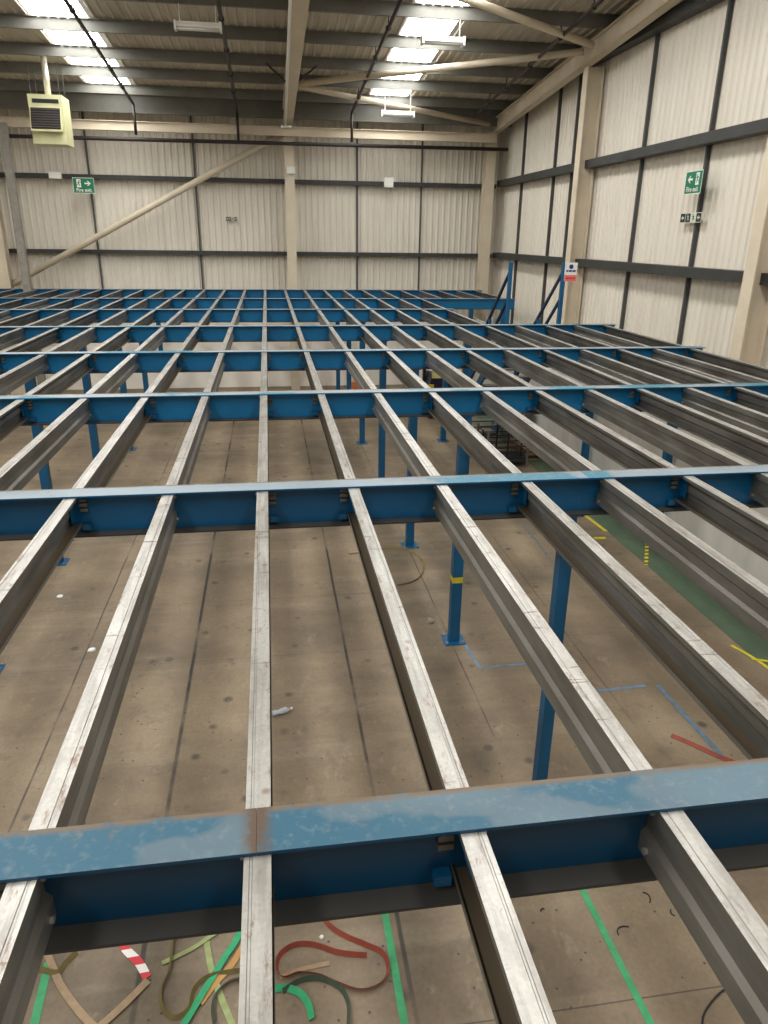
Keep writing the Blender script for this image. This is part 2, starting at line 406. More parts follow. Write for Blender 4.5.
setb(column_I('building_column', 7.45, 10.85, 7.85, 11.13, roof(11, 4.80), 'x', 'cream steel column on right wall nearest the camera, at right picture edge'))
def rafter(x, y0, y1, w, label):
    mb = MB(); z = lambda y: roof(y, 5.22)
    for dz0, dz1, hw in ((-.42, -.39, w / 2), (-.39, -.03, .03), (-.03, 0, w / 2)):
        p = [(sx * hw, y, z(y) + dz) for y in (y0, y1) for dz in (dz0, dz1) for sx in (-1, 1)]
        mb.add([(x + a, b, c) for a, b, c in p], [(0, 1, 3, 2), (4, 6, 7, 5), (0, 4, 5, 1), (2, 3, 7, 6), (0, 2, 6, 4), (1, 5, 7, 3)])
    return tag(setb(mb.build('roof_rafter', M['cream'])), label, 'rafter', 'cream roof rafters')
rafter(.80, -6, 25.55, .3, 'cream steel roof rafter rising from the middle column of the far wall')
rafter(7.45, -6, 25.55, .2, 'cream steel roof rafter sloping along the top of right wall')
# purlins
PY = [25.2, 24.25, 22.6, 21.05, 19.2, 17.3, 15.6, 14.0, 12.3]
PN = ['dark grey steel eaves purlin just above the far wall', 'grey steel roof purlin, second row up from the far wall', 'grey steel roof purlin, third row up from the far wall',
      'grey steel roof purlin, fourth row up from the far wall', 'grey steel roof purlin, fifth row up from the far wall', 'grey steel roof purlin, sixth row up from the far wall',
      'grey steel roof purlin, seventh row up, nearest the top picture edge', 'grey steel roof purlin, eighth row up from the far wall', 'grey steel roof purlin, ninth row up from the far wall']
for y, lab in zip(PY[:7], PN):
    z0 = roof(y, 5.222) if y < 25 else 4.98; h = .235 if y < 25 else .48
    ln = sheet([(.07, .02), (.07, 0), (0, 0), (0, h), (-.07, h), (-.07, h - .02)], .006)
    o = MB().prism(ln, lambda u, v, w, y=y, z0=z0: (w, y + u, z0 + v), LX, RX - .05).build('roof_purlin', M['purlin'])
    tag(setb(o), lab, 'purlin', 'grey roof purlins')
# eaves beam + dark pipe
o = MB().prism([(a, b + .13) for a, b in I_sec(.26, .14, .02, .02)], lambda u, v, w: (w, 25.13 + u, 4.62 + v), LX, 7.4).build('eaves_beam', M['cream'])
tag(setb(o), 'long cream eaves beam running across the top of the far wall', 'beam')
o = MB().tube((LX, 24.97, 4.20), (7.75, 24.97, 4.30), .055).build('sprinkler_main_pipe', M['pipe'], smooth=True)
tag(setb(o), 'long dark pipe running across the far wall below the eaves beam', 'pipe')
# girts
def girt(name, a, b, label, d=.2, h=.17, grp=None):
    mb = MB()
    if a[1] == b[1]:
        ln = sheet([(0, 0), (d, 0), (d, h), (0, h)], .008)
        mb.prism([(-u, v) for u, v in ln], lambda u, v, w: (w, FARY - .05 + u, a[2] + v), a[0], b[0])
    else:
        ln = sheet([(0, 0), (d, 0), (d, h), (0, h)], .008)
        mb.prism([(-u, v) for u, v in ln], lambda u, v, w: (RX - .05 + u, w, a[2] + v), a[1], b[1])
    return tag(setb(mb.build(name, M['dgrey'])), label, 'wall rail', 'grey wall rails')
girt('wall_rail', (LX, FARY, 3.20), (RX - .3, FARY, 3.20), 'dark grey horizontal steel rail across far wall, upper one', .2, .12)
girt('wall_rail', (LX, FARY, 1.02), (RX - .3, FARY, 1.02), 'dark grey horizontal steel rail across far wall, lower one', .2, .12)
girt('wall_rail', (RX, -6, 5.5), (RX, 25.6, 5.5), 'dark grey horizontal rail along right wall, topmost under the rafter', .25, .2)
girt('wall_rail', (RX, -6, 3.25), (RX, 25.6, 3.25), 'dark grey horizontal rail along right wall, above the fire exit sign', .25)
girt('wall_rail', (RX, -6, 1.02), (RX, 25.6, 1.02), 'dark grey horizontal rail along right wall, lowest one just above the deck', .25)
# far-wall brace, rainwater pipe
o = MB().tube((-7.90, 25.40, .12), (.66, 25.40, 4.60), .095, 16).build('diagonal_brace', M['cream'], smooth=True)
tag(setb(o), 'cream diagonal tube bracing crossing the far wall left of middle column', 'brace')
mb = MB(); mb.box(-7.42, 24.66, F, -7.20, 24.84, 4.55)
o = mb.build('grey_wall_post', M['dgrey2'] if 'dgrey2' in M else plain('mid_grey_post', (146, 140, 130), .6, .1)); tag(setb(o), 'mid grey vertical post at the left of far wall in front of brace', 'post')
# roof bracing tubes
def brace(a, b, lab, r=.075):
    tag(setb(MB().tube(a, b, r, 14).build('roof_brace', M['cream'], smooth=True)), lab, 'brace', 'cream roof bracing tubes')
bz = lambda y: roof(y, 5.02)
brace((.98, 21.7, bz(21.7)), (7.25, 18.15, bz(18.15)), 'cream roof bracing tube from middle rafter to top of tall right column')
brace((.98, 21.9, bz(21.9)), (7.25, 25.3, bz(25.3)), 'cream roof bracing tube from middle rafter down to the far right corner')
brace((7.25, 17.7, bz(17.7)), (.98, 13.9, bz(13.9)), 'cream roof bracing tube from tall right column up out of the top edge')
for sx, w in ((-1, 'left'), (1, 'right')):
    a = Vector((.80 + sx * .05, 21.3, roof(21.3, 4.87))); b = Vector((.80 + sx * .62, 20.85, roof(20.85, 5.22)))
    tag(setb(MB().bar(a, b, .05, .03).build('knee_strut', M['pipe'])), 'short dark knee strut on %s side of the middle rafter' % w, 'strut', 'dark knee struts')
# dark service pipes up the roof slope with hangers
def service(x0, y0, x1, y1, z0, lab, drop=None):
    root = empty('service_pipe', (x1, y1, roof(y1, z0)), lab, 'pipe', 'dark pipes up the roof slope')
    L = lambda x, y, z: Vector((x - x1, y - y1, z - roof(y1, z0)))
    mb = MB().tube(L(x0, y0, roof(y0, z0)), (0, 0, 0), .04, 10)
    if drop: mb.tube((0, 0, 0), (0, 0, drop - roof(y1, z0)), .04, 10)
    mb.build('pipe_run', M['pipe'], root, smooth=True)
    for yy in PY[2:7]:
        if y0 < yy < y1 - .3:
            t = (yy - y0) / (y1 - y0); x = x0 + (x1 - x0) * t
            MB().tube(L(x, yy, roof(yy, z0) + .03), L(x, yy, roof(yy, 5.22)), .015, 6).tube(L(x, yy - .03, roof(yy, z0)), L(x, yy + .03, roof(yy, z0)), .06, 10).build('hanger', M['pipe'], root)
service(-3.46, 11, -3.58, 24.3, 5.0, 'dark service pipe up the roof through left rooflight', 4.3)
service(-.70, 11, -.70, 24.9, 5.0, 'dark service pipe up the roof left of the middle rafter', 4.3)
service(2.65, 11, 2.68, 24.4, 5.0, 'dark service pipe up the roof beside the right rooflight', 4.3)
service(6.33, 11, 6.40, 24.2, 5.0, 'dark service pipe up the roof beside the right wall rafter')
# white conduit under the middle rafter
o = MB().tube((.60, 15.0, roof(15, 4.8)), (.72, 25.0, roof(25, 4.74)), .035, 8).box(.58, 24.9, 4.70, .90, 25.1, 4.76).build('white_conduit', M['white'], smooth=True)
tag(setb(o), 'thin white conduit running along the underside of the middle rafter', 'conduit')
# fluorescent fittings
def lamp(x0, x1, y, z, lab, hang):
    root = empty('fluorescent_light', ((x0 + x1) / 2, y, z), lab, 'light', 'white fluorescent ceiling lights'); h = (x1 - x0) / 2
    MB().prism([(-.07, .10), (-.10, .03), (-.10, 0), (.10, 0), (.10, .03), (.07, .10)], lambda u, v, w: (w, u, v), -h, h).build('casing', M['white'], root)
    MB().tube((-h + .03, -.05, -.02), (h - .03, -.05, -.02), .02, 8).build('tube', M['wht2'], root, smooth=True)
    MB().tube((-h + .03, .05, -.02), (h - .03, .05, -.02), .02, 8).build('tube', M['wht2'], root, smooth=True)
    for s in (-1, 1):
        MB().box(s * h - .02, -.11, -.05, s * h + .02, .11, .11).build('end_cap', M['white'], root)
        MB().tube((s * h * .8, 0, .10), (s * h * .8, 0, hang - z), .008, 6).build('chain', M['white'], root)
lamp(-1.60, -.72, 17.3, 5.47, 'white fluorescent light fitting left of the middle rafter', roof(17.3, 5.22))
lamp(3.38, 4.25, 17.3, 5.45, 'white fluorescent light hanging in front of the right rooflight', roof(17.3, 5.22))
lamp(3.32, 4.22, 22.6, 4.82, 'white fluorescent light hanging lower, near the far end of right rooflight', roof(22.6, 5.22))
# gas heater
hx0, hx1, hy, hz0, hz1 = -5.66, -4.86, 21.45, 3.72, 4.82
root = empty('unit_heater', ((hx0 + hx1) / 2, hy, hz0), 'pale yellow unit heater with dark louvre hanging under the roof at left', 'heater')
w2 = (hx1 - hx0) / 2; hh = hz1 - hz0
MB().box(-w2, 0, 0, w2, .75, hh).build('casing', M['heater'], root)
MB().box(-w2 + .1, -.012, hh - .19, w2 - .08, -.001, hh - .1).build('vent_slot', M['blk'], root)
hood = MB().prism([(0, .22), (-.16, .10), (-.16, .14), (0, .58)], lambda u, v, w: (w, u - .002, v + .02), -w2 + .02, w2 - .04).build('outlet_hood', M['heater'], root)
hood.location = (0, 0, .13); hood.scale = (1, 1, 1.15)
lv = MB()
for k in range(8):
    z = .20 + k * .05; y = -.16 + (z - .16) / .44 * .16 - .02
    lv.box(-w2 + .05, y - .012, z, w2 - .08, y + .05, z + .014)
lv.build('louvre', M['louvre'], hood)
MB().prism([(-.165, .145), (-.012, .565), (-.007, .56), (-.16, .14)], lambda u, v, w: (w, u - .004, v + .022), -w2 + .04, w2 - .07).build('louvre_back', M['blk'], hood)
MB().tube((0, .4, hh), (0, .4, roof(hy + .4, 5.47) - hz0), .075, 14).build('flue', M['flue'], root, smooth=True)
for sx in (-1, 1):
    for yy in (.1, .65): MB().tube((sx * (w2 - .06), yy, hh), (sx * (w2 - .06), yy, roof(hy + yy, 5.2) - hz0), .012, 6).build('hanging_rod', M['dgrey'], root)

# ------------------------------------------------------------------ signs
def flat(pts, z=.004, holes=None): 
    return MB().add([(x, y, z) for x, y in pts], [tuple(range(len(pts)))])
def stroke(mb, a, b, w, z):
    a, b = Vector(a), Vector(b); n = (b - a).normalized(); n = Vector((-n.y, n.x)) * w / 2
    mb.add([(p.x, p.y, z) for p in (a + n, a - n, b - n, b + n)], [(0, 1, 2, 3)])
def disc(mb, c, r, z, n=14): mb.add([(c[0] + r * math.cos(k * 2 * math.pi / n), c[1] + r * math.sin(k * 2 * math.pi / n), z) for k in range(n)], [tuple(range(n))])
def arrow(mb, cx, cy, s, d, z):
    stroke(mb, (cx - d * s * .5, cy), (cx + d * s * .25, cy), s * .22, z)
    pts = [(cx + d * s * .5, cy), (cx + d * s * .05, cy + s * .38), (cx - d * s * .12, cy + s * .38), (cx + d * s * .22, cy), (cx - d * s * .12, cy - s * .38), (cx + d * s * .05, cy - s * .38)]
    mb.add([(x, y, z) for x, y in pts], [(0, 1, 2, 3), (0, 3, 4, 5)])
def runner(mb, cx, cy, s, d, z):
    P = lambda x, y: (cx + d * x * s, cy + y * s)
    disc(mb, P(.10, .36), .09 * s, z)
    for a, b, w in (((.05, .26), (-.06, -.02), .15), ((-.06, -.02), (.12, -.16), .10), ((.12, -.16), (.06, -.42), .08), ((-.06, -.02), (-.16, -.22), .10), ((-.16, -.22), (-.34, -.26), .08),
                    ((.05, .22), (.22, .10), .07), ((.22, .10), (.32, .18), .06), ((.03, .22), (-.18, .16), .07), ((-.18, .16), (-.24, .02), .06)):
        stroke(mb, P(*a), P(*b), w * s, z)
def text(body, size, x, y, mat, parent, z=.006, name='lettering'):
    cu = bpy.data.curves.new(name, 'FONT'); cu.body = body; cu.size = size; cu.align_x = 'CENTER'; cu.align_y = 'CENTER'; cu.offset = size * .018
    tmp = bpy.data.objects.new('tmp', cu); C.objects.link(tmp); bpy.context.view_layer.update()
    me = bpy.data.meshes.new_from_object(tmp.evaluated_get(bpy.context.evaluated_depsgraph_get())); bpy.data.objects.remove(tmp)
    me.materials.clear(); me.materials.append(mat); return put(me, name, parent, (x, y, z))
def exit_sign(loc, rot, w, h, d, lab):
    root = empty('fire_exit_sign', loc, lab, 'sign', 'green fire exit signs', rot)
    MB().box(-w / 2, -h / 2, -.008, w / 2, h / 2, 0).build('board', M['green_sign'], root)
    mb = MB(); e = .008
    for a, b in (((-w / 2, h / 2 - e), (w / 2, h / 2 - e)), ((-w / 2, -h / 2 + e), (w / 2, -h / 2 + e)), ((-w / 2 + e, -h / 2), (-w / 2 + e, h / 2)), ((w / 2 - e, -h / 2), (w / 2 - e, h / 2))): stroke(mb, a, b, .014, .003)
    mb.build('border', M['white'], root)
    px = -d * w * .22
    mb = MB().add([(px + sx * w * .10, h * .14 + sy * h * .26, .003) for sx, sy in ((-1, -1), (1, -1), (1, 1), (-1, 1))], [(0, 1, 2, 3)])
    dr = mb.build('doorway_symbol', M['white'], root)
    mb = MB(); runner(mb, px, h * .14, h * .44, d, .005); mb.build('running_figure', M['green_sign'], dr)
    mb = MB(); arrow(mb, d * w * .20, h * .14, h * .42, d, .004); mb.build('arrow', M['white'], root)
    text('Fire', h * .30, -w * .20, -h * .29, M['white'], root); text('exit', h * .30, w * .19, -h * .29, M['white'], root)
RF = (R(90), 0, 0); RR = (R(90), 0, R(-90))
exit_sign((-5.42, 25.35, 2.985), RF, .62, .44, 1, 'green fire exit sign with right arrow on the far wall')
exit_sign((7.62, 13.32, 2.63), RR, .56, .39, -1, 'green fire exit sign with left arrow on the right wall')
def small_sign(loc, rot, w, h, lab, d):
    root = empty('escape_route_sign', loc, lab, 'sign', 'small pale escape route signs', rot)
    MB().box(-w / 2, -h / 2, -.006, w / 2, h / 2, 0).build('board', M['photolum'], root)
    g = w / 4
    for k in range(4):
        cx = -w / 2 + g * (k + .5); pn = root
        if k != 2: pn = MB().add([(cx + sx * g * .45, sy * h * .44, .002) for sx, sy in ((-1, -1), (1, -1), (1, 1), (-1, 1))], [(0, 1, 2, 3)]).build('panel', M['blk'], root)
        mb = MB()
        if k in (0, 3): arrow(mb, cx, 0, h * .6, d, .004)
        else: runner(mb, cx, 0, h * .8, d, .004)
        mb.build('arrow' if k in (0, 3) else 'running_figure', M['blk'] if k == 2 else M['photolum'], pn)
small_sign((-1.08, 25.82, 2.12), RF, .36, .13, 'small black and pale escape sign on far wall left of middle column', 1)
small_sign((7.80, 13.55, 2.05), RR, .72, .17, 'small black and pale escape sign below right wall fire exit sign', -1)
for loc, w, h, lab in (((-6.28, 25.64, 3.27), .36, .19, 'small white box on upper rail left of the fire exit sign'), ((4.02, 25.64, 3.30), .30, .30, 'small white box on upper rail right of middle column'), ((.85, 25.16, 3.55), .26, .2, 'small cream box on the front of middle column')):
    root = empty('junction_box', loc, lab, 'box', 'small wall boxes')
    MB().box(-w / 2, -.03, -h / 2, w / 2, .06 if 'front' not in lab else .04, h / 2).build('casing', M['wht2'], root)
    MB().box(-w / 2 + .015, -.038, -h / 2 + .015, w / 2 - .015, -.031, h / 2 - .015).build('lid', M['white'], root)

root = empty('wall_camera', (-7.95, 25.05, 3.08), 'small black camera on bracket left of grey post under upper rail', 'camera')
MB().tube((0, 0, 0), (.24, -.18, -.07), .06, 12).build('body', M['blk'], root, smooth=True)
MB().box(-.05, .02, -.03, .05, .14, .12).build('bracket', M['blk'], root)

CAMP = (728.5, .3614, .1553, -.0138)
_f = Vector((math.sin(CAMP[2]) * math.cos(CAMP[1]), math.cos(CAMP[2]) * math.cos(CAMP[1]), -math.sin(CAMP[1]))); _r = Vector((math.cos(CAMP[2]), -math.sin(CAMP[2]), 0)); _d = _f.cross(_r)
def in_frame(x, y0, y1, m=70):
    """does the photo's frame (plus a margin) take in any of this joist?"""
    for i in range(25):
        q = Vector((x, y0 + (y1 - y0) * i / 24, -1.65)); z = q.dot(_f)
        if z > .2 and -m < 384 + CAMP[0] * q.dot(_r) / z < 768 + m and -m < 512 + CAMP[0] * q.dot(_d) / z < 1024 + m: return True
    return False
# ------------------------------------------------------------------ mezzanine beams
BL, BR = -9.6, 7.13
SPL = {0: [-.10], 1: [2.29], 2: [3.98], 3: [-3.53]}
ENDX = {5: 4.50}
beams = {}
PIECE = lambda i, n: '' if n == 1 else (' left of the flange splice' if i == 0 else ' right of the flange splice')
NAMEB = ['nearest the camera', 'second from the camera', 'third from the camera', 'fourth from the camera', 'fifth from the camera, behind it stands the stair', 'sixth from the camera, stopping at the stair opening', 'seventh from the camera, behind the stair opening', 'farthest from the camera, by the far wall']
def joist_ks(b):
    """joists in the bay from beam line b to b+1 (b = -1 is the bay nearest the camera)"""
    ks = range(-14, 12)
    if b == -1: return list(range(-2, 4))
    if b == 0: return list(range(-5, 9))
    if b == 1: return list(range(-8, 12))
    if b == 2: return list(range(-10, 12))
    if b == 3: return list(range(-12, 12))
    if b in (4, 5): return [k for k in ks if k <= 7]
    return list(ks)
for b, y in enumerate(BY):
    cuts = [BL] + SPL.get(b, []) + [ENDX.get(b, BR)]
    n = len(cuts) - 1
    for i in range(n):
        x0, x1 = cuts[i] + (.0005 if i else 0), cuts[i + 1] - (.0005 if i < n - 1 else 0)
        ox = SPL[b][0] if n > 1 else (x0 + x1) / 2
        mb = MB().prism(I_sec(.297, 2 * HW, .012, .010), lambda u, v, w: (w, u, v), x0 - ox, x1 - ox)
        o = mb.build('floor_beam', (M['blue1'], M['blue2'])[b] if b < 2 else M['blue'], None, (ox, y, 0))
        tag(o, 'long blue steel floor beam, %s%s' % (NAMEB[b], PIECE(i, n)), 'beam', 'blue mezzanine floor beams')
        beams[(b, i)] = (o, x0, x1, ox)
        if b < 5:      # blue cleats with bolts on the camera side, one per joist end
            for k in joist_ks(b - 1):
                if not in_frame(JX0 + JD * k, y - .5, y): continue
                x = JX0 + JD * k; s = -1 if k % 2 == 0 else 1      # s = side of the joist's web
                xw = x + s * .037                                 # outer face of web
                if not (x0 + .08 < x < x1 - .08): continue
                xc = xw - ox
                cl = MB().box(min(xc - s * .026, xc - s * .034), -.085, -.195, max(xc - s * .026, xc - s * .034), -.006, -.03).build('joist_cleat', M['bluepost'], o)
                ot = -s       # open side of the channel
                xo = x + ot * .045 - ox
                mbx = MB()
                mbx.box(min(xo, xo + ot * .055), -.045, -.262, max(xo, xo + ot * .055), -.006, -.222).build('seat_cleat', M['bluepost'], o)
                bl = MB()
                for z in (-.05, -.085, -.12) if b < 4 else (-.08,): bl.box(min(xo - ot * .005, xo + ot * .045), -.03, z - .011, max(xo - ot * .005, xo + ot * .045), -.006, z + .011)
                bl.build('fixing_tab', M['galv'], o)

# ------------------------------------------------------------------ joists
W = .075; D = .218
LINE = [(W, -.022), (W, 0), (.025, 0), (.0225, -.0024), (.016, -.0024), (.0135, 0), (0, 0), (0, -.052), (.018, -.069), (.018, -.130), (0, -.148), (0, -D), (W, -D), (W, -D + .022)]
outline = sheet(LINE, .0022)
BAYN = ['front', 'second', 'third', 'fourth', 'fifth', 'sixth', 'seventh', 'farthest']
NUM = {}
def side_phrase(k):
    if k == 0: return 'the middle joist pointing straight up the picture'
    return '%s to %s of the straight-up middle joist' % (ORD[abs(k) - 1], 'left' if k < 0 else 'right')
for b in range(-1, 7):
    ya = (BY[b] if b >= 0 else -1.2); yb = BY[b + 1]; L = yb - ya - (.012 if b >= 0 else .006)
    protos = {}
    for k in joist_ks(b):
        if not in_frame(JX0 + JD * k, ya, yb): continue
        par = k % 2; x = JX0 + JD * k; y0 = ya + (.006 if b >= 0 else 0)
        if b == 5 and k == 7: pass
        if par not in protos:
            sgn = 1 if par == 0 else -1
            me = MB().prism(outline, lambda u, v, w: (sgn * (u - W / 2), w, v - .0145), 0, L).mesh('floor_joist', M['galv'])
            o = put(me, 'floor_joist'); protos[par] = o
            if b <= 2:
                for yy in ((L - .05,) if b == -1 else (.05, L - .05)):
                    xw = -sgn * (W / 2 + .001)
                    for z in (-.038, -.2): MB().tube((xw, yy, z), (xw - sgn * .012, yy, z), .012, 8).build('bolt_head', M['zinc'], o)
            o.location = (x, y0, 0)
        else:
            o = copy_tree(protos[par], (x, y0, 0))
        tag(o, 'galvanised joist, %s bay from camera, %s' % (BAYN[b + 1], side_phrase(k)), 'joist', 'galvanised floor joists')

# ------------------------------------------------------------------ mezzanine posts
PROW = {-3.53: 'left post row', 2.24: 'middle post row', 3.98: 'row right of middle', 4.40: 'stair opening', 6.86: 'right wall row'}
def post(x, b, lab, s=.13, band=False):
    y = BY[b]; root = empty('steel_post', (x, y, F), lab, 'post', 'blue mezzanine posts'); H = -.299 - F
    MB().box(-s / 2, -s / 2, .012, s / 2, s / 2, H - .010).build('shaft', M['bluepost'], root)
    bp = MB().box(-.14, -.14, 0, .14, .14, .012).build('base_plate', M['bluepost'], root)
    an = MB()
    for sx in (-1, 1):
        for sy in (-1, 1): MB().tube((sx * .105, sy * .105, .012), (sx * .105, sy * .105, .035), .012, 8).build('anchor_bolt', M['zinc'], bp)
    MB().box(-.09, -.085, H - .010, .09, .085, H).build('cap_plate', M['bluepost'], root)
    if band:
        MB().box(-s / 2 - .002, -s / 2 - .002, 0.87, s / 2 + .002, s / 2 + .002, .95).build('tape_band', M['yellow'], root)
BN = ['nearest', 'second', 'third', 'fourth', 'fifth', 'sixth', 'seventh', 'farthest']
for b in range(1, 8):
    post(-3.53, b, 'blue square post in left row, under the %s blue beam' % BN[b])
    post(2.24 if b > 1 else 2.20, b, 'blue square post%s in the middle row under the %s blue beam' % (' with yellow band' if b == 2 else '', BN[b]), band=(b == 2), s=.13 if b > 1 else .10)
post(3.98, 4, 'blue square post right of middle row under the fifth blue beam')
post(4.38, 5, 'blue square post at stair opening under end of sixth beam')
for b in (3, 4, 6, 7): post(6.80, b, 'blue square post near right wall under the %s blue beam' % BN[b])

# ------------------------------------------------------------------ staircase behind the fifth beam
SX0, SX1, SY = 4.82, 5.94, BY[4] + .10
root = empty('staircase', (SX0, SY, F), 'blue steel staircase with posts and rails going down behind fifth beam', 'stairs')
n = 14; rise = (-.03 - F) / n; run = 3.9 / n
P = lambda x, y, z: (x - SX0, y - SY, z - F)
for side, x in (('l', SX0), ('r', SX1)):
    MB().bar(P(x, SY + .02, -.12), P(x, SY + n * run, F + .04), .04, .22).build('stringer', M['bluepost'], root)
    MB().box(x - SX0 - .035, -.035, -F - .30, x - SX0 + .035, .035, -F + 1.20).build('newel_post', M['bluepost'], root)
    sl = (F + .05) / (n * run)
    for z, t in ((1.02, 'handrail'), (.50, 'mid_rail')):
        MB().bar(P(x, SY + .03, z), P(x, SY + .03 + 2.7, z + 2.7 * sl * 1.0), .05, .05).build(t, M['bluepost'] if 0 else M['blue_dark'] if 'blue_dark' in M else M.setdefault('blue_dark', plain('dark_blue_rail', (16, 40, 72), .5)), root)
    for d in (1.2, 2.5):
        MB().box(x - SX0 - .03, d - .03, -F - .15 + d * sl, x - SX0 + .03, d + .03, -F + .99 + d * sl).build('baluster', M['bluepost'], root)
for k in range(n):
    MB().box(.02, .02 + k * run, (-.05 - F) - (k + .6) * rise - .015, SX1 - SX0 - .02, .02 + k * run + .25, (-.05 - F) - (k + .6) * rise + .015).build('tread', M['steelframe'], root)
# board on the right newel post
root = empty('safety_notice', (6.075, SY - .046, 1.03), 'white safety notice with blue circle and red band on stair post', 'sign', None, RF)
MB().box(-.13, -.18, -.01, .13, .18, 0).build('board', M['white'], root)
mb = MB(); disc(mb, (0, .10), .045, .003, 20); mb.build('blue_circle', M['sign_blue'], root)
mb = MB()
for x0, x1 in ((-.10, -.06), (-.05, .02), (.03, .10)): mb.add([(x0, .0, .003), (x1, .0, .003), (x1, .035, .003), (x0, .035, .003)], [(0, 1, 2, 3)])
mb.build('blue_print', M['sign_blue'], root)
mb = MB().add([(-.13, -.18, .002), (.13, -.18, .002), (.13, -.06, .002), (-.13, -.06, .002)], [(0, 1, 2, 3)]); mb.build('red_band', M['sign_pink'], root)
mb = MB()
for x0, x1 in ((-.10, -.03), (-.02, .04), (.05, .10)): mb.add([(x0, -.14, .004), (x1, -.14, .004), (x1, -.105, .004), (x0, -.105, .004)], [(0, 1, 2, 3)])
mb.build('red_print', M['sign_red'], root)

# ------------------------------------------------------------------ things under the deck
root = empty('pallet_stacker', (4.86, 20.9, F), 'dark navy parked machine with yellow parts below deck near far wall', 'machine')
MB().prism([(-.36, .12), (.36, .12), (.40, .75), (.22, 1.20), (-.30, 1.30), (-.38, .8)], lambda u, v, w: (u, w, v), -.35, .45).build('body', M['navy'], root)
MB().box(-.42, .30, .1, -.34, .42, 1.75).box(.30, .30, .1, .38, .42, 1.75).box(-.34, .33, 1.65, .30, .40, 1.75).build('mast', M['blk'], root)
MB().box(-.40, -.40, .78, -.24, -.36, 1.02).build('yellow_panel', M['yellow'], root)
MB().box(-.30, -.37, 1.20, -.02, -.33, 1.38).build('notice', M['tapered'], root)
for x in (-.28, .28):
    for yy in (-.2, .35): MB().tube((x - .04, yy, .1), (x + .04, yy, .1), .1, 14).build('wheel', M['blk'], root, smooth=True)
    MB().box(x - .07, .45, .06, x + .07, 1.3, .12).build('fork', M['navy'], root)
for k in range(2):
    root = empty('plastic_crate', (2.68, 23.1, F + .34 * k + .0), 'orange plastic crate %s near far wall' % ('on floor, under the other crate' if k == 0 else 'stacked on the lower crate'), 'crate', 'orange crates')
    MB().box(-.2, -.15, 0, .2, .15, .02).box(-.2, -.15, .02, -.18, .15, .30).box(.18, -.15, .02, .2, .15, .30).box(-.18, -.15, .02, .18, -.13, .30).box(-.18, .13, .02, .18, .15, .30).build('tub', M['orangebox'], root)
    MB().box(-.22, -.17, .30, .22, .17, .335).build('rim', M['orangebox'], root)
def bench(x, y, w, d, h, lab, top='steelframe'):
    root = empty('steel_bench', (x, y, F), lab, 'bench', 'steel frames under the deck')
    MB().box(-w / 2, -d / 2, h - .04, w / 2, d / 2, h).build('top', M[top], root)
    for sx in (-1, 1):
        for sy in (-1, 1): MB().box(sx * (w / 2 - .05) - .025, sy * (d / 2 - .05) - .025, 0, sx * (w / 2 - .05) + .025, sy * (d / 2 - .05) + .025, h - .04).build('leg', M['steelframe'], root)
    MB().box(-w / 2 + .05, -d / 2 + .05, .28, w / 2 - .05, d / 2 - .05, .31).build('shelf', M['steelframe'], root)
bench(6.42, 18.7, .9, 1.0, .78, 'dark steel bench frame beside the stair foot near right wall', 'blk')
root = empty('steel_stillage', (5.33, 16.1, F), 'dark steel cage stillage on the floor underneath the staircase', 'stillage')
MB().box(-.5, -.45, .10, .5, .45, .14).build('base', M['blk'], root)
for sx in (-1, 1):
    for sy in (-1, 1): MB().box(sx * .48 - .025, sy * .43 - .025, 0, sx * .48 + .025, sy * .43 + .025, .85).build('corner_post', M['steelframe'], root)
for sy in (-1, 1):
    mb = MB()
    for k in range(5): mb.box(-.455, sy * .43 - .01, .2 + k * .14, .455, sy * .43 + .01, .22 + k * .14)
    mb.box(-.02, sy * .43 - .012, .14, .02, sy * .43 + .012, .80).build('side_grille', M['blk'], root)
for sx in (-1, 1):
    mb = MB()
    for k in range(5): mb.box(sx * .48 - .01, -.405, .2 + k * .14, sx * .48 + .01, .405, .22 + k * .14)
    mb.box(sx * .48 - .012, -.02, .14, sx * .48 + .012, .02, .80).build('side_grille', M['blk'], root)
def pallet(x, y, z, rz, lab):
    root = empty('timber_pallet', (x, y, F + z), lab, 'pallet', 'timber pallets under the deck', (0, 0, rz))
    for k in range(5): MB().box(-.5, -.6 + k * .275, .12, .5, -.6 + k * .275 + .1, .14).build('deck_board', M['timber'], root)
    for x0 in (-.5, -.05, .4): MB().box(x0, -.6, .02, x0 + .1, .6, .12).build('bearer', M['timber'], root)
    for yy in (-.6, -.05, .5): MB().box(-.5, yy, 0, .5, yy + .1, .02).build('bottom_board', M['timber'], root)
pallet(6.39, 16.75, 0, .02, 'brown timber pallet on the floor near stair, bottom of stack')
pallet(6.40, 16.74, .14, .02, 'brown timber pallet on top of the other near the stair')

